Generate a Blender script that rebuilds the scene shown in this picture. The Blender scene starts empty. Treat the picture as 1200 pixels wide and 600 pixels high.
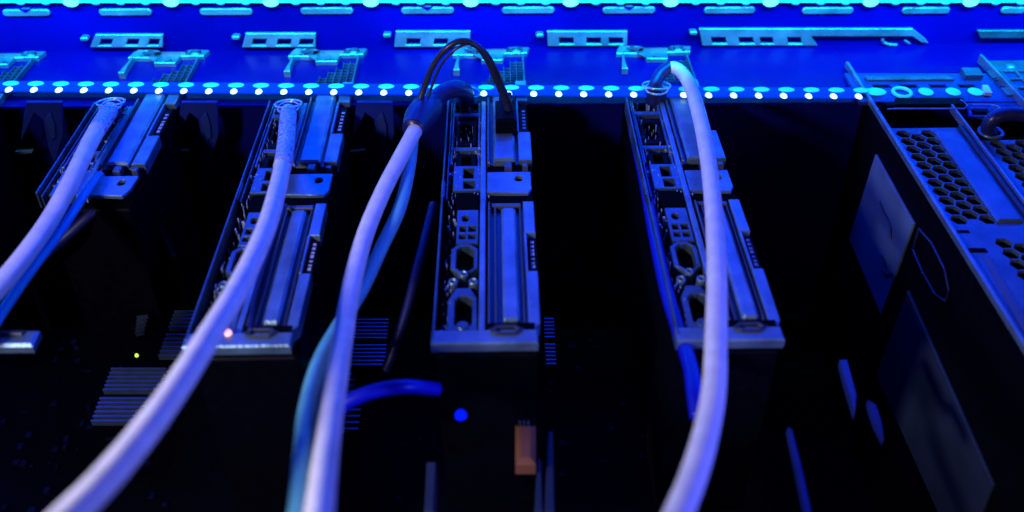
import bpy, bmesh, math, random
from mathutils import Vector, Matrix, Euler
from mathutils.geometry import tessellate_polygon
random.seed(7)
SC = bpy.context.scene
COL = SC.collection
# ------------------------------------------------------------------ camera
H = 0.25                      # camera 25 cm above the bracket plane
PITCH, YAW, F = 38.1, 1.1, 1138.0
cam_d = bpy.data.cameras.new('camera'); cam = bpy.data.objects.new('camera', cam_d); COL.objects.link(cam)
cam.location = (0, 0, H)
cam.rotation_euler = (math.radians(90 - PITCH), 0, math.radians(-YAW))
cam_d.sensor_width = 36; cam_d.lens = 36 * F / 1200
cam_d.clip_start = 0.005; cam_d.clip_end = 20
cam_d.dof.use_dof = True; cam_d.dof.focus_distance = 0.475; cam_d.dof.aperture_fstop = 6.3
SC.camera = cam
CR = cam.rotation_euler.to_matrix()
# ------------------------------------------------------------------ world, lamps, exposure
w = bpy.data.worlds.new('World'); SC.world = w; w.use_nodes = True
w.node_tree.nodes['Background'].inputs[0].default_value = (0.01, 0.03, 1, 1)
w.node_tree.nodes['Background'].inputs[1].default_value = 0.01
SC.view_settings.view_transform = 'Standard'; SC.view_settings.look = 'None'
SC.view_settings.exposure = 0; SC.view_settings.gamma = 1

def area(name, loc, target, sx, sy, power, col, spread=180):
    l = bpy.data.lights.new(name, 'AREA'); l.shape = 'RECTANGLE'; l.size = sx; l.size_y = sy
    l.energy = power; l.color = col; l.spread = math.radians(spread)
    o = bpy.data.objects.new(name, l); COL.objects.link(o); o.location = loc
    o.rotation_euler = (Vector(target) - Vector(loc)).to_track_quat('-Z', 'Y').to_euler()
    return o
area('blue_rear_fill', (0.0, 0.475, 0.15), (0.0, 0.43, 0.0), 1.4, 0.04, 1.8, (0.0, 0.038, 1.0))  # added lamp out of view, floods shelf and cards with blue
area('low_blue_rear_fill', (0.0, 0.485, 0.075), (0.0, 0.41, 0.0), 1.4, 0.02, 1.5, (0.0, 0.055, 1.0))  # second added lamp, makes the blue fall off towards the near ledges
area('cyan_tab_fill', (0.0, 0.462, 0.088), (0.0, 0.53, 0.006), 1.4, 0.015, 3.6, (0.0, 0.50, 0.95), 110)  # added out of view to brighten the rear tabs in cyan
area('soft_room_light', (-0.30, 0.03, 0.22), (0.0, 0.24, 0.03), 0.05, 0.05, 0.85, (0.74, 0.72, 1.0), 120)
area('blue_side_fill', (0.30, 0.10, 0.07), (-0.1, 0.27, 0.03), 0.10, 0.06, 0.34, (0.0, 0.05, 1.0), 90)  # added low lamp, gives the cables their blue sides
area('warm_room_light', (0.30, 0.06, 0.13), (0.05, 0.26, 0.02), 0.06, 0.06, 0.05, (1.0, 0.70, 0.58), 100)

# ------------------------------------------------------------------ geometry of the place
def ray(px, py):
    return CR @ Vector(((px - 600) / F, -(py - 300) / F, -1))
def P(px, py, z=0.0):            # point on the horizontal plane z
    d = ray(px, py); t = (z - H) / d.z
    return Vector((d.x * t, d.y * t, z))
def PY(px, py, y):               # point on the vertical plane y
    d = ray(px, py); t = y / d.y
    return Vector((d.x * t, y, H + d.z * t))
def PX(px, py, x):               # point on the vertical plane x
    d = ray(px, py); t = x / d.x
    return Vector((x, d.y * t, H + d.z * t))

def link(name, me, parent=None):
    o = bpy.data.objects.new(name, me); COL.objects.link(o)
    if parent: o.parent = parent
    return o
def tag(o, label=None, cat=None, group=None, kind=None):
    if label: o['label'] = label
    if cat: o['category'] = cat
    if group: o['group'] = group
    if kind: o['kind'] = kind
    return o
def empty(name, loc=(0, 0, 0)):
    o = bpy.data.objects.new(name, None); COL.objects.link(o); o.location = loc; o.empty_display_size = .01
    return o

class MB:
    """collects shapes (world metres, relative to origin) into one mesh"""
    def __init__(s, origin=(0, 0, 0)):
        s.bm = bmesh.new(); s.o = Vector(origin)
    def v(s, p): return s.bm.verts.new(Vector(p) - s.o)
    def prism(s, pts, z0, z1, holes=(), bev=0.0, axis='z'):
        """extruded polygon; pts are 3-D points, extruded along axis from z0 to z1"""
        ai = 'xyz'.index(axis)
        def at(p, z):
            q = Vector(p); q[ai] = z; return q
        if len(pts) < 3: return
        cen = sum((Vector(p) for p in pts), Vector()) / len(pts)
        def inset(loop, d, hole=False):
            n = len(loop); out = []
            oth = [i for i in range(3) if i != ai]
            A = sum(loop[i][oth[0]] * loop[(i+1) % n][oth[1]] - loop[(i+1) % n][oth[0]] * loop[i][oth[1]] for i in range(n))
            sg = 1 if A > 0 else -1
            if hole: sg = -sg
            for i in range(n):
                a, b, c = [Vector((loop[k % n][oth[0]], loop[k % n][oth[1]])) for k in (i-1, i, i+1)]
                e1 = (b - a); e2 = (c - b)
                if e1.length < 1e-9 or e2.length < 1e-9:
                    q = b
                else:
                    e1.normalize(); e2.normalize()
                    n1 = Vector((-e1.y, e1.x)) * sg; n2 = Vector((-e2.y, e2.x)) * sg
                    m = n1 + n2
                    m = m / max(m.dot(m) / 2, .35) if m.length > 1e-6 else n1
                    q = b + m * d
                r = Vector(loop[i]); r[oth[0]] = q.x; r[oth[1]] = q.y
                out.append(r)
            return out
        loops = [[Vector(p) for p in pts]] + [[Vector(p) for p in h] for h in holes]
        up = 1 if z1 > z0 else -1
        rings = []
        for li, lp in enumerate(loops):
            levels = [(lp, z0)]
            if bev > 0:
                levels += [(lp, z1 - bev * up), (inset(lp, bev, li > 0), z1)]
            else:
                levels += [(lp, z1)]
            rr = [[s.v(at(p, z)) for p in l] for l, z in levels]
            rings.append((levels[-1][0], rr))
            n = len(lp)
            for a, b in zip(rr[:-1], rr[1:]):
                for i in range(n):
                    try: s.bm.faces.new((a[i], a[(i+1) % n], b[(i+1) % n], b[i]))
                    except ValueError: pass
        for which, z in ((-1, z1), (0, z0)):
            flat = []; polys = []
            for top, rr in rings:
                vs = rr[which]; flat += vs
                polys.append([v.co.copy() for v in vs])
            for t in tessellate_polygon(polys):
                try: s.bm.faces.new([flat[k] for k in t])
                except ValueError: pass
    def box(s, x0, x1, y0, y1, z0, z1, bev=0.0):
        s.prism([(x0, y0, 0), (x1, y0, 0), (x1, y1, 0), (x0, y1, 0)], z0, z1, bev=bev)
    def tube(s, pts, r, seg=14, cap=True):
        rings = []; n = len(pts); up = Vector((0.13, 0.2, 1)).normalized()
        for i, p in enumerate(pts):
            a = Vector(pts[max(i-1, 0)]); b = Vector(pts[min(i+1, n-1)])
            t = (b - a).normalized()
            sd = t.cross(up); 
            if sd.length < .05: sd = t.cross(Vector((1, 0, 0)))
            sd.normalize()
            if i and sd.dot(last) < 0: sd = -sd
            last = sd; q = t.cross(sd).normalized()
            rr = r[i] if isinstance(r, (list, tuple)) else r
            rings.append([s.v(Vector(p) + sd * rr * math.cos(2*math.pi*k/seg) + q * rr * math.sin(2*math.pi*k/seg)) for k in range(seg)])
        for a, b in zip(rings[:-1], rings[1:]):
            for k in range(seg):
                s.bm.faces.new((a[k], a[(k+1) % seg], b[(k+1) % seg], b[k]))
        if cap:
            s.bm.faces.new(rings[0]); s.bm.faces.new(rings[-1][::-1])
    def ring(s, c, R, r, rot=None, seg=32, sq=8, ry=None):
        rot = rot or Matrix(); V = []
        for i in range(seg):
            a = 2*math.pi*i/seg; row = []
            for j in range(sq):
                b = 2*math.pi*j/sq
                p = Vector(((R + r*math.cos(b))*math.cos(a), ((ry or R) + r*math.cos(b))*math.sin(a), r*math.sin(b)))
                row.append(s.v(Vector(c) + rot @ p))
            V.append(row)
        for i in range(seg):
            for j in range(sq):
                s.bm.faces.new((V[i][j], V[(i+1) % seg][j], V[(i+1) % seg][(j+1) % sq], V[i][(j+1) % sq]))
    def dome(s, c, rx, ry, rz, seg=14, rows=6):
        prev = None; c = Vector(c)
        for k in range(rows):
            a = math.pi/2 * k / rows
            row = [s.v(c + Vector((rx*math.cos(a)*math.cos(2*math.pi*i/seg), ry*math.cos(a)*math.sin(2*math.pi*i/seg), rz*math.sin(a)))) for i in range(seg)]
            if prev:
                for i in range(seg): s.bm.faces.new((prev[i], prev[(i+1) % seg], row[(i+1) % seg], row[i]))
            else: s.bm.faces.new(row[::-1])
            prev = row
        top = s.v(c + Vector((0, 0, rz)))
        for i in range(seg): s.bm.faces.new((prev[i], prev[(i+1) % seg], top))
    def build(s, name, mat, parent=None, smooth=False):
        bmesh.ops.recalc_face_normals(s.bm, faces=s.bm.faces)
        me = bpy.data.meshes.new(name); s.bm.to_mesh(me); s.bm.free()
        me.materials.append(mat)
        if smooth:
            for p in me.polygons: p.use_smooth = True
        o = link(name, me, parent)
        if parent is None: o.location = s.o
        return o

# ------------------------------------------------------------------ materials
def mat(name, col, rough=.45, metal=0.0, noise=.12, nscale=300, bump=0.0, bscale=900, emit=None, estr=0, stretch=None, spec=.5, trans=0):
    m = bpy.data.materials.new(name); m.use_nodes = True; nt = m.node_tree; N = nt.nodes; L = nt.links
    b = N['Principled BSDF']
    b.inputs['Metallic'].default_value = metal; b.inputs['Specular IOR Level'].default_value = spec
    b.inputs['Transmission Weight'].default_value = trans
    tc = N.new('ShaderNodeTexCoord'); mp = N.new('ShaderNodeMapping'); L.new(tc.outputs['Object'], mp.inputs[0])
    if stretch: mp.inputs['Scale'].default_value = stretch
    n = N.new('ShaderNodeTexNoise'); n.inputs['Scale'].default_value = nscale; n.inputs['Detail'].default_value = 5
    L.new(mp.outputs[0], n.inputs[0])
    r = N.new('ShaderNodeMapRange'); r.inputs['From Min'].default_value = .25; r.inputs['From Max'].default_value = .75
    r.inputs['To Min'].default_value = 1 - noise; r.inputs['To Max'].default_value = 1 + noise
    L.new(n.outputs[0], r.inputs[0])
    mx = N.new('ShaderNodeVectorMath'); mx.operation = 'SCALE'; mx.inputs[0].default_value = col; L.new(r.outputs[0], mx.inputs['Scale'])
    L.new(mx.outputs[0], b.inputs['Base Color'])
    r2 = N.new('ShaderNodeMapRange'); r2.inputs['To Min'].default_value = max(rough - .12, .03); r2.inputs['To Max'].default_value = rough + .12
    L.new(n.outputs[0], r2.inputs[0]); L.new(r2.outputs[0], b.inputs['Roughness'])
    if bump:
        n2 = N.new('ShaderNodeTexNoise'); n2.inputs['Scale'].default_value = bscale; n2.inputs['Detail'].default_value = 3; L.new(mp.outputs[0], n2.inputs[0])
        bp = N.new('ShaderNodeBump'); bp.inputs['Strength'].default_value = bump; bp.inputs['Distance'].default_value = .0008
        L.new(n2.outputs[0], bp.inputs['Height']); L.new(bp.outputs[0], b.inputs['Normal'])
    if emit:
        b.inputs['Emission Color'].default_value = (*emit, 1); b.inputs['Emission Strength'].default_value = estr
    return m
M = dict(
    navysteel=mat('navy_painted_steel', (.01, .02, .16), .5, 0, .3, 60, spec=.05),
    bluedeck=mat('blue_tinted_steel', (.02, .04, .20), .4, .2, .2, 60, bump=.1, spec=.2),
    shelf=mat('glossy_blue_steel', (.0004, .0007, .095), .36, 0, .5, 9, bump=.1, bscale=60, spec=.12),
    cover=mat('satin_cover_steel', (.10, .115, .14), .42, .5, .15, 120, bump=.15),
    scrap=mat('bright_small_parts', (.6, .66, .75), .25, .5, .5, 900),
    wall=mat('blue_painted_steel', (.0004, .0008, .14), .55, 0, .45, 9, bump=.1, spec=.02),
    zinc=mat('zinc_plated_steel', (.16, .25, .31), .36, .6, .40, 70, bump=.3),
    zincdull=mat('dull_zinc_steel', (.08, .13, .17), .38, .6, .45, 60, bump=.15),
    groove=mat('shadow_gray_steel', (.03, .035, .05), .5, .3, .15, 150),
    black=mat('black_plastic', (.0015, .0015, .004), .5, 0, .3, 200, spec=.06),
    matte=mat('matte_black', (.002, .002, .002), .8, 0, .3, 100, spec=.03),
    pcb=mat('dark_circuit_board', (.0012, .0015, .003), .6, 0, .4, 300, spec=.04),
    gold=mat('solder_and_pins', (.45, .45, .5), .25, .9, .3, 900),
    white=mat('white_cable_jacket', (.84, .78, .66), .34, 0, .14, 140, bump=.06, bscale=300, spec=.5),
    braid=mat('grey_braided_jacket', (.42, .48, .60), .3, .2, .75, 700, bump=.8, bscale=900),
    bluej=mat('blue_cable_jacket', (.02, .34, .60), .4, 0, .1, 100, bump=.1),
    deepblue=mat('deep_blue_cable_jacket', (.002, .003, .07), .5, 0, .1, 100),
    blackj=mat('black_cable_jacket', (.02, .02, .028), .35, 0, .2, 200),
    navy=mat('navy_plastic_sheath', (.012, .015, .07), .35, 0, .2, 200),
    fin=mat('aluminium_fins', (.08, .11, .16), .4, .6, .15, 200),
    sticker=mat('pale_plate', (.09, .14, .22), .5, .1, .2, 60),
    stickerdim=mat('dim_grey_plate', (.018, .028, .05), .5, .1, .35, 30),
    ledring=mat('bright_nickel_ring', (.6, .75, .8), .2, .6, .05, 100),
    teal=mat('teal_cable_jacket', (.12, .42, .42), .4, 0, .15, 100, bump=.2),
    orange=mat('orange_plastic', (.24, .085, .03), .5, 0, .1, 100),
    blueplastic=mat('vivid_blue_plastic', (.003, .006, .38), .4, 0, .1, 100),
    silicone=mat('led_strip_film', (.003, .01, .12), .4, 0, .3, 60, spec=.1, emit=(0, .045, 1), estr=.7),
    ledglow=mat('led_glow', (.1, .5, .8), .4, 0, .1, 100, emit=(0, .34, 1), estr=.85),
    led=mat('led_die', (.8, .9, 1), .3, 0, 0, 100, emit=(.45, .95, 1), estr=2.2),
    ledtop=mat('led_green_white', (.5, .9, .9), .3, 0, 0, 100, emit=(.12, .75, 1), estr=1.3),
    ledpink=mat('pink_indicator', (1, .6, .5), .3, 0, 0, 100, emit=(1, .45, .45), estr=1.4),
    ledgreen=mat('green_indicator', (.5, .9, .1), .3, 0, 0, 100, emit=(.55, .9, .08), estr=1.2),
    ledblue=mat('blue_indicator', (.0, .0, .4), .9, 0, 0, 100, spec=0, emit=(.0, .01, 1), estr=1.1),
    ink=mat('pale_print', (.45, .45, .5), .6, 0, .1, 100),
)

# ------------------------------------------------------------------ setting: deep base, shelf, rear wall
WALL_Y = P(600, 49).y
mb = MB(); mb.box(-1.2, 1.3, -.3, WALL_Y + .3, -.172, -.166)
tag(mb.build('floor', M['matte']), kind='structure')
SHELF_Z = -.0035
mb = MB()
a = P(-200, 116.5, SHELF_Z); b = P(1020, 119.5, SHELF_Z)
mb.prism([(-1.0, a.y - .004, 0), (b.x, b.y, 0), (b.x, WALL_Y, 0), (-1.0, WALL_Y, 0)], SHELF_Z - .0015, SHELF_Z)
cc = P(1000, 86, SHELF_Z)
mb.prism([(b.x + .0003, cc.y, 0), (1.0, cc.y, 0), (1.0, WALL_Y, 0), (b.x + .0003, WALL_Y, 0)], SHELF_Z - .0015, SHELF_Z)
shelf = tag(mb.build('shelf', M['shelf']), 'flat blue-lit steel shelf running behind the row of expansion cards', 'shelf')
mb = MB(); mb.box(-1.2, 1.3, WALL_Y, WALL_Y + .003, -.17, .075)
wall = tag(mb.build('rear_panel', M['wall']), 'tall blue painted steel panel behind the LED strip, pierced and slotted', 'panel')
mb = MB()   # back baffle under the shelf so the gaps read as a closed case
mb.box(-1.2, 1.3, WALL_Y - .05, WALL_Y - .047, -.166, SHELF_Z - .003)
tag(mb.build('baffle', mat('haze_blue_baffle', (.002, .003, .10), .8, spec=.05)), 'dark upright baffle below the blue shelf, deep between the cards', 'baffle')  # its blue colour paints in the haze of the dark gaps

def oblong(cx, cz, hw, hr, y, n=7):
    pts = []
    for sgn, a0 in ((1, -90), (-1, 90)):
        for k in range(n):
            a = math.radians(a0 + 180 * k / (n - 1))
            pts.append((cx + sgn * (hw - hr) + hr * math.cos(a), y, cz + hr * math.sin(a)))
    return pts
slots = [(31, 15, 28), (147, 14.3, 31), (265, 13.8, 31), (383, 12.8, 31), (501, 12.3, 31), (619, 12, 31), (737, 12, 31), (855, 12, 30), (970, 12.5, 30), (1085, 12.3, 28), (1187, 12, 14)]
for i, (cx, cy, hw) in enumerate(slots):
    c = PY(cx, cy, WALL_Y - .001); e = PY(cx + hw, cy, WALL_Y - .001)
    mb = MB(); hr = .0020
    pts = oblong(c.x, c.z, e.x - c.x, hr, c.y)
    mb.prism(pts, WALL_Y + .001, WALL_Y - .0016, bev=.0005, axis='y')
    o = mb.build('slot_insert', M['zinc'], wall)
    if i in (0, 4, 6):
        mb = MB(); q = PY(cx, cy - 5, WALL_Y)
        mb.prism(oblong(q.x, q.z, .0022, .0008, WALL_Y), WALL_Y + .001, WALL_Y - .0016, axis='y'); mb.build('peg', M['zinc'], wall)
        mb = MB(); mb.prism([(c.x-.003, 0, c.z+.0024), (c.x+.003, 0, c.z+.0024), (c.x, 0, c.z+.0004)], WALL_Y - .001, WALL_Y - .0021, axis='y'); mb.build('notch', M['wall'], o)

# perforated brackets on the rear panel, standing on the shelf edge
def perf(x0, x1, y0, y1, holes, skew, label, tail=None, gap=0):
    W = WALL_Y - .0022
    q = lambda x, y: PY(x, y, W)
    outer = [q(x0 - skew, y1), q(x1, y1), q(x1, y0), q(x0, y0)]
    if tail:
        outer = [q(x0 - skew, y1), q(tail[0] + 8, y1), q(tail[0], y1 - 11), q(tail[1] - 5, y1 - 11), q(tail[1] + 5, y1 - 4), q(tail[1] + 14, y1 - 3), q(tail[1] + 10, y1 - 8), q(tail[1] - 5, y0), q(x0, y0)]
    hs = [[q(a - skew * .4, y1 - 2.5), q(b - skew*.4, y1 - 2.5), q(b, y1 - 10), q(a, y1 - 10)] for a, b in holes]
    root = empty('perforated_bracket', (outer[0].x, W, outer[0].z))
    mb = MB(root.location); mb.prism(outer, W + .0012, W - .0008, holes=hs, axis='y', bev=.0003)
    mb.build('plate', M['zinc'], root)
    s = q(x0 - skew * .5 - 9, y0 + 4)
    mb = MB(root.location)
    mb.prism(oblong(s.x, s.z, .0023, .0011, W), W + .0015, W - .0025, bev=.0004, axis='y')
    mb.build('screw', M['zinc'], root)
    tag(root, label, 'bracket', 'perforated brackets along the blue rear panel')
perf(112, 191, 40, 55, [(119, 133), (150, 164), (176, 188)], 6, 'pale perforated bracket on the blue panel, leftmost of the row')
perf(288, 370, 38.5, 55, [(297, 313), (326, 342), (352, 368)], 4, 'pale perforated bracket on the blue panel, second from the left, before the black wire loop')
perf(464, 551, 36, 54.5, [(477, 493), (509, 525), (534, 548)], 2, 'pale perforated bracket on the blue panel behind the top of the black wire loop')
perf(641, 735, 36, 53.5, [(655, 672), (687, 704), (713, 730)], -1, 'pale perforated bracket with three square holes right of the black wire loop')
perf(819, 955, 33, 53, [(833, 850), (865, 882), (890, 905), (922, 938)], -4, 'longest perforated bracket, with a thin arm reaching right to a hooked end', tail=(950, 1074))
# arm stub far right
W = WALL_Y - .0022; mb = MB()
mb.prism([PY(1148, 44, W), PY(1260, 44, W), PY(1260, 35, W), PY(1145, 35, W)], W + .001, W - .001, axis='y', bev=.0003)
tag(mb.build('metal_bracket', M['zincdull']), 'plain blue-lit metal bracket on the rear panel at the far right edge', 'bracket')
for k, (sx, sy, ex) in enumerate(((1034, 47, 1050), (1060, 48, 1066))):
    pass
mb = MB(); pts = [PY(x, y, WALL_Y - .003) for x, y in ((1034, 46), (1036, 50), (1041, 52), (1051, 52.5))]
mb.tube(pts, .0009, 8); tag(mb.build('clip', M['zinc']), 'small curled metal clip under the hooked arm of the longest bracket', 'clip')
mb = MB(); pts = [PY(x, y, WALL_Y - .003) for x, y in ((1060, 47), (1063, 49), (1066, 51))]
mb.tube(pts, .0006, 8); tag(mb.build('clip', M['zinc']), 'tiny metal prong beside the curled clip under the hooked arm', 'clip')

# ------------------------------------------------------------------ LED strips
def at_strip(x): # height of the strip on the shelf in the picture
    return 99.2 + .0080 * x
root = tag(empty('led_strip', P(0, at_strip(0), .002)), 'thin blue LED strip lying straight across the cards with a row of glowing dots', 'led strip')
mb = MB(root.location)
def sp(x, dy, z): return P(x, at_strip(x) + dy, z)
mb.prism([sp(-60, 7, .002), sp(1006, 7, .002), sp(1006, -4.5, .002), sp(-60, -4.5, .002)], .0012, .0020)
mb.build('tape', M['silicone'], root)  # film emits too, painting the blue glow that joins the LEDs
x = 9.5 - 29.3
while x < 1010:
    p = sp(x, 3.6, .0035); g = sp(x + 3, -2.2, .0025)
    mb = MB(root.location); mb.dome((g.x, g.y, .0021), .0044, .0026, .0008); pad = mb.build('led_glow', M['ledglow'], root, True)  # emissive pad stands in for the glow reflected behind each die
    mb = MB(root.location); mb.dome((p.x, p.y, .0022), .0018, .0026, .0013); mb.build('led_die', M['led'], pad, True)
    x += 29.33
# top strip on the rear panel
W = WALL_Y - .002
root2 = tag(empty('led_strip', PY(0, 1, W)), 'cyan LED strip along the very top of the blue panel', 'led strip')
mb = MB(root2.location)
mb.prism([PY(-60, 2.6, W), PY(1260, 2.2, W), PY(1260, -14, W), PY(-60, -14, W)], W + .001, W - .001, axis='y')
mb.build('tape', mat('led_tape', (.1, .4, .6), emit=(0, .32, .9), estr=.8), root2)
def facet(mb, c, rx, rz, d):
    pts = [(c.x + rx*math.cos(a), c.y, c.z + rz*math.sin(a)) for a in [2*math.pi*k/12 for k in range(12)]]
    mb.prism(pts, c.y, c.y - d, axis='y', bev=d*.6)
for k in range(43):
    x = -12 + 29.3 * k
    big = (k % 4 == 3)
    c = PY(x + 7, 1.6 if big else 2.2, W - .001)
    mb = MB(root2.location); facet(mb, c, .0046 if big else .0026, .0032 if big else .0016, .0015)
    mb.build('led', M['ledtop'] if big else M['ledglow'], root2)

# ------------------------------------------------------------------ expansion cards
Y400 = P(570, 400).y
def V(py): return P(572, py).y - Y400
X3 = P(507, 400).x
PITCHX = P(507 + 288.7, 400).x - X3
mm = .001
def quad(u0, u1, ya, yb, su=0):
    """rectangle in card coordinates: u in mm from the card's left edge, ya far / yb near (picture rows)"""
    return [((u0) * mm, V(yb), 0), ((u1) * mm, V(yb), 0), ((u1) * mm, V(ya), 0), ((u0) * mm, V(ya), 0)]
def octo(u0, u1, ya, yb, c=.28):
    y0, y1 = V(yb), V(ya); x0, x1 = u0*mm, u1*mm; cx = (x1-x0)*c
    return [(x0+cx, y0, 0), (x1-cx, y0, 0), (x1, y0+cx, 0), (x1, y1-cx, 0), (x1-cx, y1, 0), (x0+cx, y1, 0), (x0, y1-cx, 0), (x0, y0+cx, 0)]
def ell(u, y, ru, rv, n=14):
    return [(u*mm + ru*mm*math.cos(2*math.pi*k/n), V(y) + rv*mm*math.sin(2*math.pi*k/n), 0) for k in range(n)]

def build_card(root, lower=True, plug=False, seed=1):
    rnd = random.Random(seed)
    def part(name, m, fn, parent=None):
        mb = MB(); fn(mb); return mb.build(name, M[m], parent or root)
    near = 397 if lower else 223
    # dark body hanging below
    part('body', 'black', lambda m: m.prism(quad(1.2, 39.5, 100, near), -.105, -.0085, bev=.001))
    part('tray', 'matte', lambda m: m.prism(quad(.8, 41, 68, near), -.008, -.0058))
    # thin bright left flange in two runs
    def fl(m):
        m.prism(quad(-.3, .5, 118, near), -.007, .0015, bev=.0002)
        m.prism(quad(1.6, 2.3, 118, 232 if lower else near), -.007, -.0005, bev=.0002)
        if lower: m.prism(quad(-.6, 1.0, 213, 232), -.006, .0008, bev=.0003)
    part('side_flange', 'zincdull', fl)
    # ---- upper connector cage
    def cage(m):
        m.prism(quad(4.5, 18, 192, 221), -.0058, -.001, holes=[quad(9.2, 14, 195, 206.5), quad(9.4, 14.6, 209.5, 218.5)], bev=.0003)
        m.prism(quad(3.5, 16.5, 168, 172), -.0058, -.002, bev=.0003)
        m.prism(quad(2.5, 17, 130, 134), -.0058, -.001, bev=.0003)
        m.prism(quad(2.6, 3.6, 118, 190), -.0058, -.0012, bev=.0002)
        m.prism(quad(15.8, 16.8, 118, 192), -.0058, -.0012, bev=.0002)
    part('connector_cage', 'zincdull', cage)
    part('socket', 'black', lambda m: (m.prism(quad(4.5, 15, 136, 166), -.0058, -.0022, holes=[octo(6.5, 13, 141, 160)], bev=.0004)))
    part('socket', 'black', lambda m: (m.prism(quad(5, 15, 174, 190), -.0058, -.003, holes=[quad(8, 12.5, 177, 187)], bev=.0004)))
    # small parts scattered on the tray, coloured bright to paint in glints
    def clutter(m):
        for k in range(340):
            y = 118 + (near - 124) * rnd.random() ** 1.5 if lower else rnd.uniform(118, 220)
            u = rnd.choice((rnd.uniform(2.5, 6), rnd.uniform(15.5, 17), rnd.uniform(2.5, 18.5), rnd.uniform(19.8, 21)))
            if lower and y > 236 and 6 < u < 21: continue
            a, b = rnd.choice(((.3, 1.1), (.25, .5), (.3, .3), (.2, 1.8), (.25, .25), (1.1, .3), (.5, .5)))
            v0 = V(y); x0 = u*mm
            m.box(x0, x0 + a*mm, v0, v0 + b*mm, -.006, -.0058 + rnd.uniform(.002, .0056), bev=.00008)
    part('glint_pins', 'scrap', clutter)
    # ---- centre strip
    part('centre_strip', 'zinc', lambda m: (m.prism(quad(17.2, 19.8, 118, near), -.0058, -.0002 if lower else -.001, bev=.0004)))
    # ---- upper slot cover with ridge
    def cov(m):
        m.prism(quad(20.2, 35.6, 112, 188.5), -.0058, -.0026, bev=.0003)
        m.prism(quad(20.4, 21.4, 112, 188.5), -.0026, .0004, bev=.0002)
    sc = part('slot_cover', 'cover', cov)
    part('ridge', 'zinc', lambda m: m.prism(quad(23.2, 33.8, 106, 188), -.003, .0006, bev=.0011), sc)
    def uf(m):
        m.prism(quad(35.4, 41.3, 95, 118.5), -.0034, .0002, bev=.0004)
        m.prism(quad(35.4, 41.8, 155, 188.5), -.0058, .0002, bev=.0004)
        m.prism(quad(35.2, 36.2, 118, 155), -.0058, .0002, bev=.0002)
    part('edge_flange', 'zinc', uf)
    part('edge_block', 'black', lambda m: m.prism(quad(36.8, 40.6, 120, 154), -.012, -.0018, bev=.0004))
    def ink(m):
        for k in range(6):
            yy = V(148) + k * .0034
            m.box(.0382, .0382 + .0016, yy, yy + rnd.uniform(.0008, .0022), -.0018, -.0016)
    part('print', 'ink', ink)
    # ---- middle mounting tab
    part('tab_shadow_gap', 'matte', lambda m: m.prism(quad(20.0, 41.4, 189, 200), -.0062, -.0030))  # black strip put in as the shade of the gap
    tab = part('mounting_tab', 'zinc', lambda m: m.prism([(20.2*mm, V(222), 0), (38.5*mm, V(224), 0), (40.5*mm, V(216), 0), (41.3*mm, V(200.5), 0), (20.5*mm, V(200.5), 0)] if not lower else
         [(20.2*mm, V(224.5), 0), (39*mm, V(226), 0), (40.8*mm, V(220), 0), (40.8*mm, V(200.5), 0), (20.2*mm, V(200.5), 0)],
         -.0022, -.0004, holes=[ell(35, 208.5, 1.9, 2.3)], bev=.0004))
    part('hook', 'cover', lambda m: (m.prism(quad(28.5, 32, 191.5, 198), -.004, .0008, bev=.0004), m.prism(quad(37, 39.6, 192.5, 196), -.004, .0004, bev=.0004)))
    # ---- top: mesh and screw tabs
    def mesh(m):
        for k, u in enumerate((21.5, 25.5, 29.5, 33, 36.5)):
            m.prism(quad(u - .16, u + .16, (84, 79, 74, 69, 68)[k], 93), -.0034, -.0016)
        m.prism(quad(40.0, 40.9, 62, 96), -.0034, -.0006)
        for y, lo in ((69, 33), (72.5, 33), (76, 29.5), (79.5, 25.5), (83, 25.5), (86, 21.5), (89, 20), (92.5, 17)):
            m.prism(quad(lo, 40.4, y - .16, y + .16), -.0034, -.0022)
    part('mesh_grille', 'zincdull', mesh)
    def tt(m):
        m.prism([(17*mm, V(68.5), 0), (29*mm, V(68.5), 0), (30*mm, V(61), 0), (43*mm, V(60.5), 0), (44.5*mm, V(54), 0), (33*mm, V(53.5), 0), (31*mm, V(55.5), 0), (17.5*mm, V(55.5), 0), (15*mm, V(53.5), 0), (3.5*mm, V(53), 0), (1.5*mm, V(57), 0), (.5*mm, V(62), 0), (7*mm, V(62), 0), (12*mm, V(62.5), 0), (16.5*mm, V(62), 0)],
                -.0034, -.0008, holes=[ell(23.5, 64, 1.8, 2.2), ell(37, 57, 3.8, 3.6), ell(10.5, 56.5, 3.6, 3.2)], bev=.0004)
    part('screw_tab', 'zinc', tt)
    part('screw', 'zinc', lambda m: m.dome((37*mm, V(56.5), -.0032), .0032, .0024, .0024))
    part('pin', 'zinc', lambda m: m.prism([(1.5*mm, V(82), 0), (5*mm, V(82), 0), (4.2*mm, V(75), 0), (4.6*mm, V(64), 0), (3.6*mm, V(64), 0), (2.4*mm, V(75), 0)], -.0034, .0004, bev=.0003))
    if not lower: return
    # ---- lower port panel
    def port(m):
        holes = [ell(10.8, 253, 1.7, 2.4), quad(8.4, 11.2, 262, 268.5), quad(12.2, 15.6, 262, 268.5), quad(8.2, 11.2, 271.5, 277), quad(12.2, 15.4, 271.5, 277)]
        m.prism(quad(7, 16.6, 243, 282), -.0058, -.0012, holes=holes, bev=.0003)
        m.prism(octo(5.2, 16.6, 282.5, 317, .3), -.0058, -.0012, holes=[octo(7.4, 14.8, 286, 314)], bev=.0004)
        m.prism([(4.8*mm, V(388.5), 0), (16.8*mm, V(388.5), 0), (16.4*mm, V(346), 0), (13.6*mm, V(334), 0), (8*mm, V(334), 0), (4.9*mm, V(348), 0)], -.0058, -.0012, holes=[octo(7.6, 14.6, 344, 380)], bev=.0004)
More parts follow.
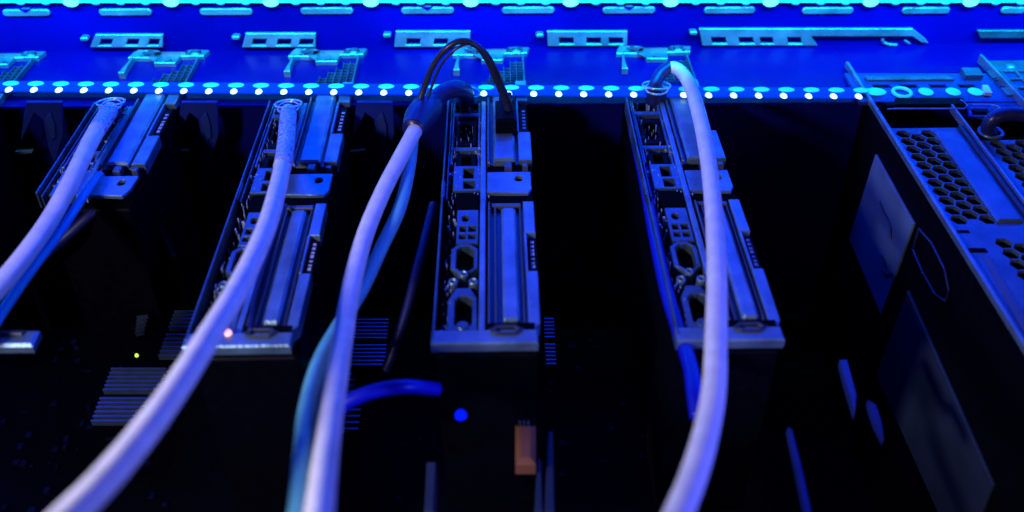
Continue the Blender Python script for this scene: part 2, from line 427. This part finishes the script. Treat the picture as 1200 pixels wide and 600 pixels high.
        m.prism(ell(11, 379, 2.5, 2.6), -.0058, -.0006, bev=.0004)
    part('port_panel', 'zincdull', port)
    part('socket', 'matte', lambda m: m.prism(quad(6, 16.6, 223, 241), -.0058, -.001, bev=.0005))
    for (u, y) in ((10.7, 319), (6.6, 328), (14.8, 328)):
        def nut(m, u=u, y=y):
            m.prism(ell(u, y, 1.9, 2.1), -.0058, -.0002, bev=.0005, holes=[ell(u, y, .8, .9, 8)])
        part('hex_nut', 'zinc', nut)
    # ---- lower slot cover
    def lc(m):
        m.prism(quad(20.6, 36.8, 237, 379), -.0058, -.003, bev=.0003)
        m.prism(quad(20.8, 21.6, 237, 380), -.003, .0004, bev=.0003)
        m.prism(quad(23.4, 24.4, 241, 378), -.003, -.0008, bev=.0004)
        m.prism(quad(34.6, 35.4, 241, 378), -.003, -.0008, bev=.0004)
        m.prism(quad(22.2, 35.5, 237, 241), -.003, -.0004, bev=.0004)
    sc2 = part('slot_cover', 'cover', lc)
    part('ridge', 'zinc', lambda m: m.prism(octo(26.6, 33.0, 244, 376, .14), -.0032, .0006, bev=.0010), sc2)
    def ef(m):
        m.prism(quad(36.4, 41.2, 236.5, 274), -.0058, .0002, bev=.0004)
        m.prism([(36.4*mm, V(383), 0), (38.5*mm, V(386), 0), (40.8*mm, V(379), 0), (41.2*mm, V(318), 0), (36.4*mm, V(318), 0)], -.0058, .0002, bev=.0004)
        m.prism(quad(36.2, 37.3, 274, 318), -.0058, .0002, bev=.0002)
    part('edge_flange', 'zinc', ef)
    part('edge_block', 'black', lambda m: m.prism(quad(37.6, 41.4, 276, 317), -.012, -.0018, bev=.0005))
    def ink2(m):
        for k in range(7):
            yy = V(311) + k * .0028
            m.box(.0388, .0388 + .0014, yy, yy + rnd.uniform(.0008, .002), -.0018, -.0016)
    part('print', 'ink', ink2)
    part('tab_shadow_gap', 'matte', lambda m: m.prism(quad(20.4, 41.0, 226.5, 236), -.0062, -.0016))  # black strip in place of the shade below the tab
    # ---- near ledge
    led = part('end_ledge', 'zinc', lambda m: (m.prism(quad(-.6, 39.6, 388.5, 405), -.0025, .0012, bev=.0006),
                                       m.prism(quad(-.6, 39.6, 402.4, 403.3), -.0038, .0004, bev=.0002)))
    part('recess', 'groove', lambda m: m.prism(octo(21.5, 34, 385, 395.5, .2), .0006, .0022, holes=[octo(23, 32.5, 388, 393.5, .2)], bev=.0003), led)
    part('end_shadow_gap', 'matte', lambda m: m.prism(quad(20.2, 38.6, 379.5, 388.2), -.006, .0004))  # solid black strip paints the shade between ridge and ledge

cards = []
card_labels = {
 -1: 'expansion card cut by the left edge, only its mesh and screw tabs showing',
 0: 'short expansion card ending at a one-hole mounting tab, right of the leftmost white cable',
 1: 'long expansion card partly covered by the second white cable, pink light at its near ledge',
 2: 'upright long expansion card in the middle, holding the black plug',
 3: 'long leaning expansion card crossed by the straight white cable',
}
def copy_tree(o, parent=None):
    c = o.copy(); COL.objects.link(c); c.parent = parent
    for ch in list(o.children): copy_tree(ch, c)
    return c
G = 'expansion cards standing in a row under the LED strip'
long_root = empty('expansion_card', (X3, Y400, 0)); build_card(long_root, True, seed=3)
tag(long_root, card_labels[2], 'expansion card', G)
for k in (1, 3):
    c = copy_tree(long_root); c.location = (X3 + (k - 2) * PITCHX, Y400, 0); c.rotation_euler.z = .004 * (2 - k); c['label'] = card_labels[k]
short_root = empty('expansion_card', (X3 - 2 * PITCHX + .001, Y400, 0)); build_card(short_root, False, seed=5)
tag(short_root, card_labels[0], 'expansion card', G)
c = copy_tree(short_root); c.location = (X3 - 3 * PITCHX, Y400, 0); c['label'] = card_labels[-1]

# separate ledge low on the left
root = tag(empty('ledge_bracket', P(0, 400)), 'pale chamfered metal ledge seen alone at the left edge, surrounded by black', 'bracket')
mb = MB(root.location); mb.prism([P(-60, 405), P(37, 404.5), P(46, 386), P(-60, 387)], -.004, 0, bev=.001); mb.build('plate', M['zinc'], root)
mb = MB(root.location); mb.prism([P(-60, 394), P(26, 394), P(31, 389), P(-60, 389)], 0, .0012, bev=.0005); mb.build('lip', M['groove'], root)

# gussets under the shelf right of three cards
for (px, lab) in ((226, 'short card'), (432, 'long card beside the wire clamp'), (44, 'card cut by the left edge')):
    yy = P(px, 119).y - .003
    q = lambda x, y: PY(px + x, y, yy)
    root = tag(empty('gusset', q(0, 120)), 'dim blue gusset under the shelf right of the ' + lab, 'gusset', 'gussets under the blue shelf')
    mb = MB(root.location)
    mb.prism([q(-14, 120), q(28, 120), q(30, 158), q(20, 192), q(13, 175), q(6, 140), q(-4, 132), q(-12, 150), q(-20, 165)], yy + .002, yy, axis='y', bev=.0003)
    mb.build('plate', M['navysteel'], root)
    mb = MB(root.location)
    mb.prism([q(9, 139), q(16, 130), q(21, 145), q(22, 160), q(17, 164)], yy - .0002, yy - .0012, axis='y', bev=.0003)
    mb.build('pale_patch', M['bluedeck'], root)
    mb = MB(root.location); b0, b1 = q(-26, 178), q(-4, 175)
    mb.prism([q(-26, 179), q(-5, 177), q(-4, 174), q(-25, 176)], yy, yy - .002, axis='y'); mb.build('bar', M['zinc'], root)

# ------------------------------------------------------------------ big chassis on the right
X5 = P(1090, 230).x
croot = tag(empty('server_chassis', (X5, P(1090, 230).y, 0)), 'large dark server chassis at the right with honeycomb vents along its top', 'server chassis')
yn, yf = P(1090, 640).y, P(1000, 74).y
def cm(mb_fn, name, m, parent=croot, smooth=False):
    mb = MB(croot.location); mb_fn(mb); return mb.build(name, M[m], parent, smooth)
hexes = []
def hexa(cx, cy, r):
    return [(cx + r*math.cos(math.radians(60*k)) , cy + r*math.sin(math.radians(60*k)), 0) for k in range(6)]
vy0, vy1 = P(1090, 262).y, P(1065, 157).y
r = .0037; dx = r*1.5*1.13; dy = r*math.sqrt(3)*1.13
for c in range(4):
    n = int((vy1 - vy0) / dy)
    for k in range(n + 1):
        cy = vy1 - k * dy - (dy/2 if c % 2 else 0)
        cx = X5 + .0062 + c * dx
        if c == 3 and k < 3: continue
        if cy < vy0: continue
        hexes.append(hexa(cx, cy, r))
h2 = []
q0 = P(1178, 285); q1 = P(1172, 172)
for c in range(4):
    for k in range(12):
        cy = q0.y - k*dy - (dy/2 if c % 2 else 0); cx = P(1180, 290).x + c * dx
        if cy > yn + .004: h2.append(hexa(cx, cy, r))
slotsH = [[P(1120, 273), P(1137, 273), P(1134, 270), P(1118, 270)], [P(1132, 296), P(1158, 296), P(1154, 291), P(1129, 291)]]
yb = P(1060, 150).y
R5 = P(1131, 150).x     # right border of the first top panel
cm(lambda m: m.prism([(X5 + .0015, yn, 0), (R5 + .12, yn, 0), (R5 + .12, P(1180, 276).y, 0), (R5, P(1180, 276).y, 0), (R5, yb, 0), (X5 + .0015, yb, 0)], -.0018, 0, holes=hexes + h2, bev=.0002), 'top_panel', 'zincdull')
cm(lambda m: m.prism([(X5 - .0006, yn, 0), (X5 + .0012, yn, 0), (X5 + .0012, yf, 0), (X5 - .0006, yf, 0)], -.002, .0012, bev=.0004), 'rim', 'zinc')
cm(lambda m: m.prism([(X5 + .0015, yn, 0), (X5 + .30, yn, 0), (X5 + .30, yb + .03, 0), (X5 + .0015, yb + .03, 0)], -.04, -.012), 'vent_backing', 'matte')
for sl in slotsH:
    cm(lambda m: m.prism(sl, -.001, .0002), 'slot_inlay', 'matte')  # black inlay painted in for the dark opening, no hole
# long pressed ridge
ra, rb2 = R5 - .0175, R5 - .006
cm(lambda m: m.prism([(ra, P(1150, 262).y, 0), (rb2, P(1150, 262).y, 0), (rb2, P(1110, 156).y, 0), (ra, P(1110, 156).y, 0)], -.001, .0016, bev=.001), 'ridge', 'zincdull')
cm(lambda m: m.prism([(R5 - .0036, P(1150, 262).y, 0), (R5 - .0022, P(1150, 262).y, 0), (R5 - .0022, yb, 0), (R5 - .0036, yb, 0)], -.001, .0015, bev=.0003), 'seam', 'groove')
cm(lambda m: m.prism([P(1153, 302), P(1161, 302), P(1212, 392), P(1201, 392)], -.001, .0004, bev=.0002), 'seam', 'cover')
# second panel, right of the first, behind a dark seam
h3 = []
for c in range(7):
    for k in range(9):
        cy = P(1172, 171).y - k*dy - (dy/2 if c % 2 else 0); cx = P(1168, 171).x + c*dx
        if cy > P(1180, 272).y + .006: h3.append(hexa(cx, cy, r))
cm(lambda m: m.prism([(R5 + .0022, P(1180, 274).y, 0), (R5 + .12, P(1180, 274).y, 0), (R5 + .12, P(1150, 166).y, 0), (R5 + .0022, P(1150, 166).y, 0)], -.0018, .001, holes=h3, bev=.0003), 'side_top_panel', 'zincdull')
cm(lambda m: m.prism([(R5, P(1180, 274).y, 0), (R5 + .0012, P(1180, 274).y, 0), (R5 + .0012, P(1130, 126).y, 0), (R5, P(1130, 126).y, 0)], -.0018, .0022, bev=.0003), 'rim', 'zinc')
# rear terminal block with slots and black bar
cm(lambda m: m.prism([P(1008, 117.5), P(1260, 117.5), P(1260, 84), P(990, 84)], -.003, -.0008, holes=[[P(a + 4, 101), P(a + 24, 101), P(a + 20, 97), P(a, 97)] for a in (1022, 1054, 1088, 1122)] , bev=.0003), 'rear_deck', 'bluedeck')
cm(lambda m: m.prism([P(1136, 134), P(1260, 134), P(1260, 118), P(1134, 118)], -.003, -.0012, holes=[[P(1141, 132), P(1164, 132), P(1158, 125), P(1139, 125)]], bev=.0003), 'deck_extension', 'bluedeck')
cm(lambda m: m.prism([P(1016, 94.5), P(1118, 94), P(1112, 90), P(1013, 90.5)], -.001, .001, bev=.0004), 'bar', 'zincdull')
cm(lambda m: m.prism([P(1130, 93), P(1151, 93), P(1146, 84.5), P(1125, 84.5)], -.001, .003, bev=.0005), 'cap', 'zincdull')
cm(lambda m: m.prism([P(1046, 127), P(1133, 127), P(1128, 118), P(1048, 118)], -.001, .0022, bev=.0008), 'black_bar', 'black')
cm(lambda m: m.tube([P(x, y, .002) for x, y in ((1040, 128), (1050, 127.4), (1130, 127.4), (1134, 124), (1129, 119), (1125, 117))], .00045, 8), 'trim', 'zinc')
cm(lambda m: m.prism([(X5 + .0015, yb, 0), (R5 + .002, yb, 0), (P(1131, 128).x, P(1131, 128).y, 0), (X5 + .0015, P(1000, 128).y, 0)], -.03, -.02), 'recess_floor', 'matte')
cm(lambda m: m.ring(P(1057, 108, .0006), .0046, .0009, ry=.0048), 'ring', 'ledglow', smooth=True)  # glowing ring put in as a reflection of an LED
for xx in (1026, 1085, 1117, 1143):
    cm(lambda m: m.dome(P(xx, 107.5, .0), .0058 if xx < 1030 else .0040, .0042, .0010), 'led', 'ledglow', smooth=True)  # glowing domes paint the LED reflections on the deck
cm(lambda m: m.prism([P(1153, 112), P(1162, 112), P(1157, 103), P(1150, 103)], 0, .002, bev=.0003), 'marker', 'ink')
cm(lambda m: m.tube([P(x, y, .001) for x, y in ((1138, 123), (1160, 123), (1170, 125), (1174, 129))], .0006, 8), 'trim', 'zinc')
# side wall and what hangs on it
cm(lambda m: m.prism([(X5, yn, -.16), (X5, P(1000, 110).y, -.16), (X5, P(1000, 110).y, -.002), (X5, yn, -.002)], X5, X5 + .0014, axis='x'), 'side_wall', 'black')
def sidep(name, pts, m, th=.0012, holes=()):
    cm(lambda b: b.prism([PX(x, y, X5) for x, y in pts], X5 - .0004, X5 - .0004 - th, axis='x', bev=.0003, holes=[[PX(x, y, X5) for x, y in h] for h in holes]), name, m)
sidep('side_plate', ((1029, 181), (1074, 262), (1036, 369), (998, 280)), 'sticker')
sidep('side_plate', ((1067, 340), (1168, 568), (1130, 660), (1030, 440)), 'stickerdim')
def scr(m, pts, rr=.0006):
    m.tube([PX(x, y, X5 - .0020) for x, y in pts], rr, 6)
cm(lambda m: (scr(m, ((1031, 236), (1035, 247), (1041, 258), (1044, 268), (1044, 280))), scr(m, ((1033, 300), (1036, 306), (1038, 312))), scr(m, ((1034, 318), (1038, 323), (1046, 321)), .0004)), 'wire', 'blackj')
cm(lambda m: (m.tube([PX(x, y, X5 - .0012) for x, y in ((1077, 268), (1070, 292), (1081, 318), (1096, 345), (1108, 353), (1112, 340), (1107, 315), (1092, 285), (1077, 268))], .0006, 6)), 'cutout_trim', 'navy')
# metal slivers beside the wall
sliv = [((984, 421), (993, 421), (1004, 462), (1002, 484), (990, 445), 'bluedeck', 'bright blue metal sliver standing in the dark left of the chassis'),
        ((1017, 468), (1027, 474), (1033, 492), (1036, 514), (1026, 494), 'navysteel', 'faint violet metal sliver just right of the bright blue one'),
        ((923, 500), (928, 502), (940, 548), (951, 600), (944, 600), 'navysteel', 'long faint metal strip standing in the dark gap near the bottom edge')]
for *pts, m, lab in sliv:
    mb = MB(P(*pts[0], -.03)); mb.prism([P(x, y, -.03) for x, y in pts], -.034, -.03, bev=.0003)
    tag(mb.build('metal_strip', M[m]), lab, 'metal strip')

# upper right neighbour panel with grid
nroot = tag(empty('vented_panel', P(1165, 100)), 'blue-lit vented panel with grid slots cut by the right edge of the photo', 'vented panel')
gh = []
for i in range(7):
    for j in range(3):
        x0 = P(1170, 100).x + i*.0085; y0 = P(1166, 112).y + j*.0095
        gh.append([(x0, y0, 0), (x0+.0068, y0, 0), (x0+.0068, y0+.0076, 0), (x0, y0+.0076, 0)])
mb = MB(nroot.location); xl = P(1151, 72).x
mb.prism([(xl + .006, P(1160, 126).y, 0), (xl + .09, P(1160, 126).y, 0), (xl + .09, P(1150, 72).y, 0), (xl + .003, P(1150, 72).y, 0)], -.0015, .0005, holes=gh, bev=.0002); mb.build('plate', M['zincdull'], nroot)
mb = MB(nroot.location); mb.prism([(xl + .004, P(1160, 126).y, 0), (xl + .09, P(1160, 126).y, 0), (xl + .09, P(1150, 73).y, 0), (xl + .003, P(1150, 73).y, 0)], -.0040, -.0034); mb.build('backing', M['wall'], nroot)
mb = MB(nroot.location); mb.prism([(xl + .001, P(1160, 126).y, 0), (xl + .0025, P(1160, 126).y, 0), (xl+.0005, P(1150, 69).y, 0), (xl - .001, P(1150, 69).y, 0)], -.002, .003, bev=.0003); mb.build('rim', M['zinc'], nroot)
mb = MB(nroot.location); mb.dome(P(1184, 79, 0), .003, .003, .002); mb.build('screw', M['zinc'], nroot)

# ------------------------------------------------------------------ cables
def crom(pts, n=10):
    out = []
    P_ = [2*pts[0]-pts[1]] + pts + [2*pts[-1]-pts[-2]]
    for i in range(1, len(P_) - 2):
        for k in range(n):
            t = k / n; a, b, c, d = P_[i-1:i+3]
            out.append(.5*((2*b) + (-a+c)*t + (2*a-5*b+4*c-d)*t*t + (-a+3*b-3*c+d)*t**3))
    out.append(pts[-1]); return out
def tube_from(pts): return crom([P(x, y, z*mm) for x, y, z in pts])
def cable(name, label, pts, d, m, group=None, cat='cable'):
    path = tube_from(pts); root = tag(empty(name, path[0]), label, cat, group)
    mb = MB(root.location); mb.tube(path, d if isinstance(d, list) else d*mm/2, 20); mb.build('jacket', M[m], root, True)
    return root, path
def socket_ring(root, path, R, m='ledring'):
    p = path[0]
    mb = MB(root.location); mb.ring((p.x, p.y + .002, .006), R, .0006, ry=R*1.15, rot=Matrix.Rotation(math.radians(-14), 3, 'X')); mb.build('collar_ring', M[m], root, True)
    mb = MB(root.location); mb.ring((p.x, p.y + .001, .0045), R*.8, .0005, ry=R*.9); mb.build('collar_ring', M[m], root, True)
    mb = MB(root.location); mb.tube([(p.x, p.y, -.006), (p.x, p.y, .0040)], R*.78, 20); mb.build('connector', M['navy'], root)
G2 = 'thick white cables arching over the cards'
r1, p1 = cable('cable', 'white cable leaving the left edge of the photo, plugged beside the short card', [(130, 128, 3), (121, 141, 7), (106, 166, 9), (83, 213, 10), (58, 258, 9), (26, 303, 10), (-14, 350, 12), (-60, 400, 14)], 7.8, 'white', G2)
socket_ring(r1, p1, .0066)
mb = MB(r1.location); mb.tube(p1[2:17], [.0041 + .00012*(k % 2) for k in range(15)], 20); mb.build('braided_sleeve', M['braid'], r1, True)
r2, p2 = cable('cable', 'long white cable sweeping from the second plug down to the bottom left corner', [(338, 130, 3), (337, 145, 7), (332, 190, 10), (315, 258, 24), (284, 328, 36), (243, 397, 48), (196, 470, 57), (142, 540, 64), (88, 598, 69), (20, 660, 74)], 7.7, 'white', G2)
socket_ring(r2, p2, .0066)
mb = MB(r2.location); mb.tube(p2[2:22], [.0041 + .00012*(k % 2) for k in range(20)], 20); mb.build('braided_sleeve', M['braid'], r2, True)
r3, p3 = cable('cable', 'white cable hanging from the dark clamp, left of the middle card', [(490, 146, 14), (474, 176, 12), (450, 222, 10), (428, 275, 9), (412, 335, 12), (402, 395, 18), (392, 460, 28), (383, 525, 38), (374, 600, 54), (366, 660, 64)], 7.3, 'white', G2)
mb = MB(r3.location)
q = tube_from([(508, 118, 14), (500, 128, 14), (491, 139, 14), (484, 152, 14)])
mb.tube(q, [.0048 + .0028*math.sin(math.pi*min(1, (k+3)/(len(q)+4))) for k in range(len(q))], 20); mb.build('clamp', M['navy'], r3, True)
q = tube_from([(546, 117, 1), (545, 108, 9), (535, 104, 16), (519, 109, 17), (506, 122, 15)])
mb = MB(r3.location); mb.tube(q, .0044, 18); mb.build('blue_sleeve', M['navy'], r3, True)
mb = MB(r3.location); c0 = P(547, 115); mb.ring((c0.x, c0.y, .003), .0068, .0007, ry=.0066); mb.build('collar_ring', M['zinc'], r3, True)
def taper(n): return [.0027 + .0010*min(1, k/62) for k in range(n)]
r4, p4 = cable('cable', 'white cable looping high over the leaning card and running straight to the bottom', [(769, 112, 1), (767, 103, 6), (773, 88, 10), (785, 79, 12), (798, 84, 12), (810, 104, 11), (822, 145, 12), (831, 195, 14), (837, 255, 18), (840, 320, 24), (839, 390, 30), (837, 450, 35), (829, 500, 39), (814, 553, 44), (794, 604, 49), (768, 660, 54)], taper(151), 'white', G2)
socket_ring(r4, p4, .0072)
mb = MB(r4.location); mb.tube(p4[0:32], [.0034]*26 + [.0034 - .00003*k for k in range(6)], 20); mb.build('shade_sleeve', M['navy'], r4, True)  # dark sleeve added to keep the brightly lit loop dark
# blue companion cables
cable('cable', 'pale blue cable running alongside the clamped white cable then swinging out to its left', [(484, 160, 8), (479, 200, 6), (468, 245, 4), (447, 290, 2), (426, 335, 2), (400, 378, 6), (376, 422, 14), (361, 475, 24), (355, 535, 34), (350, 600, 42), (340, 660, 50)], 5.8, 'teal')
cable('cable', 'thin blue cable close behind the white cable at the left edge', [(118, 205, -2), (103, 222, 0), (88, 245, 2), (66, 278, 2), (40, 312, 2), (12, 352, 2), (-16, 395, 2)], 4.0, 'bluej')
cable('cable', 'deep blue cable curving under the single-hole mounting tab', [(125, 226, -8), (112, 245, -10), (92, 264, -14), (70, 284, -20), (50, 302, -30)], 5.0, 'deepblue')
cable('cable', 'deep blue cable running down the left side of the leaning card', [(742, 150, -8), (755, 210, -6), (768, 280, -5), (781, 340, -4), (797, 392, -4), (809, 430, 0), (814, 462, 2), (818, 490, 0)], 5.6, 'blueplastic')
cable('cable', 'deep blue cable glimpsed in the dark left of the middle card', [(508, 240, -14), (497, 285, -18), (488, 320, -22), (478, 360, -30), (462, 410, -42), (452, 435, -50)], 4.6, 'deepblue')
cable('cable', 'short vivid blue cable arcing to the right below the fins', [(390, 490, -8), (404, 474, -4), (425, 463, -2), (450, 456, -2), (478, 453, -3), (512, 456, -12)], 5.2, 'blueplastic')
cable('cable', 'thin blue wire along the inner side of the long white cable beside the pink light', [(335, 240, 2), (322, 275, 2), (308, 315, 2), (298, 350, 2), (293, 388, 1)], 1.8, 'deepblue')
# black wire loop and its plug
lp = tube_from([(488, 128, 16), (497, 103, 26), (508, 76, 38), (524, 56, 47), (542, 48, 50), (559, 54, 47), (572, 72, 38), (582, 95, 26), (592, 118, 14), (596, 132, 7)])
br = tag(empty('wire_loop', P(596, 140)), 'thin black wire looping high from the clamp to a square plug on the middle card', 'wire')
mb = MB(br.location); mb.tube(lp, .0015, 12); mb.build('wire', M['blackj'], br, True)
mb = MB(br.location); mb.tube([p + Vector((.0028, .001, -.002)) for p in lp[4:]], .0007, 10); mb.build('wire', M['blackj'], br, True)
def fq(u0, u1, ya, yb): return [Vector(p) + long_root.location for p in quad(u0, u1, ya, yb)]
mb = MB(br.location); mb.prism(fq(24.5, 35, 134, 158), -.0005, .0085, bev=.001); plug = mb.build('plug', M['black'], br)
mb = MB(br.location); mb.prism(fq(26.5, 33, 122, 136), .001, .0075, bev=.001); mb.build('strain_relief', M['black'], br)

# ------------------------------------------------------------------ heatsinks deep between the cards
def heatsink(label, pts, z, n, m='fin'):
    q = [P(x, y, z) for x, y in pts]           # near-left, near-right, far-right, far-left
    root = tag(empty('heatsink', q[0]), label, 'heatsink', 'finned heatsinks deep between the cards')
    mb = MB(root.location); mb.prism(q, z - .006, z - .0028); mb.build('base', M['black'], root)
    mb = MB(root.location)
    for k in range(n):
        t0 = (k + .1) / n; t1 = (k + .42) / n
        if n > 9 and k == n//2: continue
        a = q[0].lerp(q[3], t0); b = q[1].lerp(q[2], t0); c = q[1].lerp(q[2], t1); d = q[0].lerp(q[3], t1)
        mb.prism([a, b, c, d], z - .003, z)
    mb.build('fins', M[m], root)
D = -.07
heatsink('small slanted finned heatsink in the dark under the short card', [(158, 390), (168, 388), (181, 341), (163, 342)], D, 11)
heatsink('finned heatsink left of the long white cable', [(185, 417), (224, 417), (234, 361), (205, 361)], D, 12)
heatsink('wide finned heatsink at the lower left beside the long white cable', [(106, 494), (172, 494), (196, 428), (131, 428)], D, 13)
heatsink('finned heatsink just right of the clamped white cable', [(412, 428), (451, 428), (456, 371), (415, 371)], D, 13)
heatsink('narrow sliver of a finned heatsink right of the middle card', [(640, 427), (652, 427), (649, 370), (637, 370)], D, 13)
heatsink('faint sliver of fins left of the clamped white cable', [(381, 385), (396, 385), (398, 347), (383, 347)], D, 8)
heatsink('low finned heatsink below the vivid blue cable', [(398, 504), (420, 504), (428, 433), (402, 433)], D - .01, 10)
heatsink('tiny sliver of fins right of the straight white cable', [(852, 474), (864, 474), (861, 450), (850, 450)], D, 5)
# fourth run of dim boards standing under the gaps
boards = [((118, 255), (136, 300), 'left of the short card near its tab'), ((180, 255), (200, 300), 'right of the short card'), ((20, 300), (60, 260), 'under the white cable at the left edge')]
for (x0, y0), (x1, y1), lab in boards:
    mb = MB(P(x0, y0, -.04)); a = P(x0, y0, -.04); b = P(x1, y1, -.04)
    mb.prism([a, b, b + Vector((.003, 0, 0)), a + Vector((.003, 0, 0))], -.09, -.04, bev=.0003)
    tag(mb.build('riser_board', M['pcb']), 'faint dark riser board standing ' + lab, 'circuit board')
# motherboard far below with tiny components
mroot = tag(empty('motherboard', (-.05, .32, -.15)), 'dark motherboard lying flat deep below the left and middle cards', 'motherboard')
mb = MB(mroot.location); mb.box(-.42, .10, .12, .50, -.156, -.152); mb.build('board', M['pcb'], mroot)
mb = MB(mroot.location); rr = random.Random(4)
for k in range(320):
    x = rr.uniform(-.40, .08); y = rr.uniform(.13, .46); a = rr.uniform(.0006, .004); b = rr.uniform(.0006, .004)
    mb.box(x, x+a, y, y+b, -.152, -.152 + rr.uniform(.0005, .003), bev=.0001)
o = mb.build('components', mat('chip_black', (.003, .006, .03), .5, 0, .8, 40, spec=.1), mroot); o['kind'] = 'stuff'

# ------------------------------------------------------------------ small lights and bits
def dot(name, label, x, y, z, rr, m, cat='indicator light', flat=.5):
    p = P(x, y, z); mb = MB(p); mb.tube([(p.x, p.y, z - .0008), (p.x, p.y, z)], rr*1.1, 14)
    mb.dome((p.x, p.y, z), rr, rr, rr*flat*2); tag(mb.build(name, M[m], None, True), label, cat)
dot('indicator_light', 'small glowing pink round light on the ledge beside the long white cable', 267, 389.5, .002, .0013, 'ledpink')
dot('indicator_light', 'tiny yellow-green light between the finned heatsinks at the left', 160, 416, -.07, .0008, 'ledgreen')
dot('indicator_light', 'round deep blue light in the black below the middle card', 540, 486, -.02, .0021, 'ledblue')
dot('indicator_light', 'tiny pale light just left of the clamped white cable', 377, 425, -.04, .0007, 'ledtop')
# orange capacitor-like connector under the middle card
oroot = tag(empty('orange_connector', P(616, 541, -.03)), 'upright orange brown connector glowing in the dark at the bottom centre', 'connector')
def rbox(x0, y0, x1, y1, z): return [P(x0, y1, z), P(x1, y1, z), P(x1, y0, z), P(x0, y0, z)]
mb = MB(oroot.location); mb.prism(rbox(604, 495, 628, 541, -.028), -.035, -.028, bev=.002); mb.build('shell', M['orange'], oroot)
mb = MB(oroot.location)
for k in range(3):
    a = P(608 + 5*k, 496, -.028); mb.box(a.x, a.x + .0008, a.y, a.y + .002, -.030, -.0285)
mb.build('pins', M['gold'], oroot)
for (pts, lab) in ((((497, 600), (508, 600), (511, 541), (500, 541)), 'blurred grey metal post at the bottom edge left of centre'),
                   (((638, 600), (650, 600), (648, 505), (642, 505)), 'thin bluish metal post right of the orange connector'),
                   (((626, 600), (636, 600), (634, 540), (630, 535)), 'short pale metal post touching the orange connector')):
    q = [P(x, y, -.035) for x, y in pts]
    mb = MB(q[0]); mb.prism(q, -.05, -.035, bev=.0004); tag(mb.build('metal_post', M['stickerdim']), lab, 'metal post')

tb, tp = cable('pipe', 'dark glossy bent pipe over the panel seam at the right edge', [(1160, 158, 0), (1158, 148, 6), (1164, 139, 11), (1178, 134, 13), (1195, 134, 13), (1225, 140, 11)], 7.0, 'navy', cat='pipe')
mb = MB(tb.location); mb.ring((tp[0].x, tp[0].y, .0015), .0055, .0010); mb.build('collar_ring', M['zincdull'], tb, True)
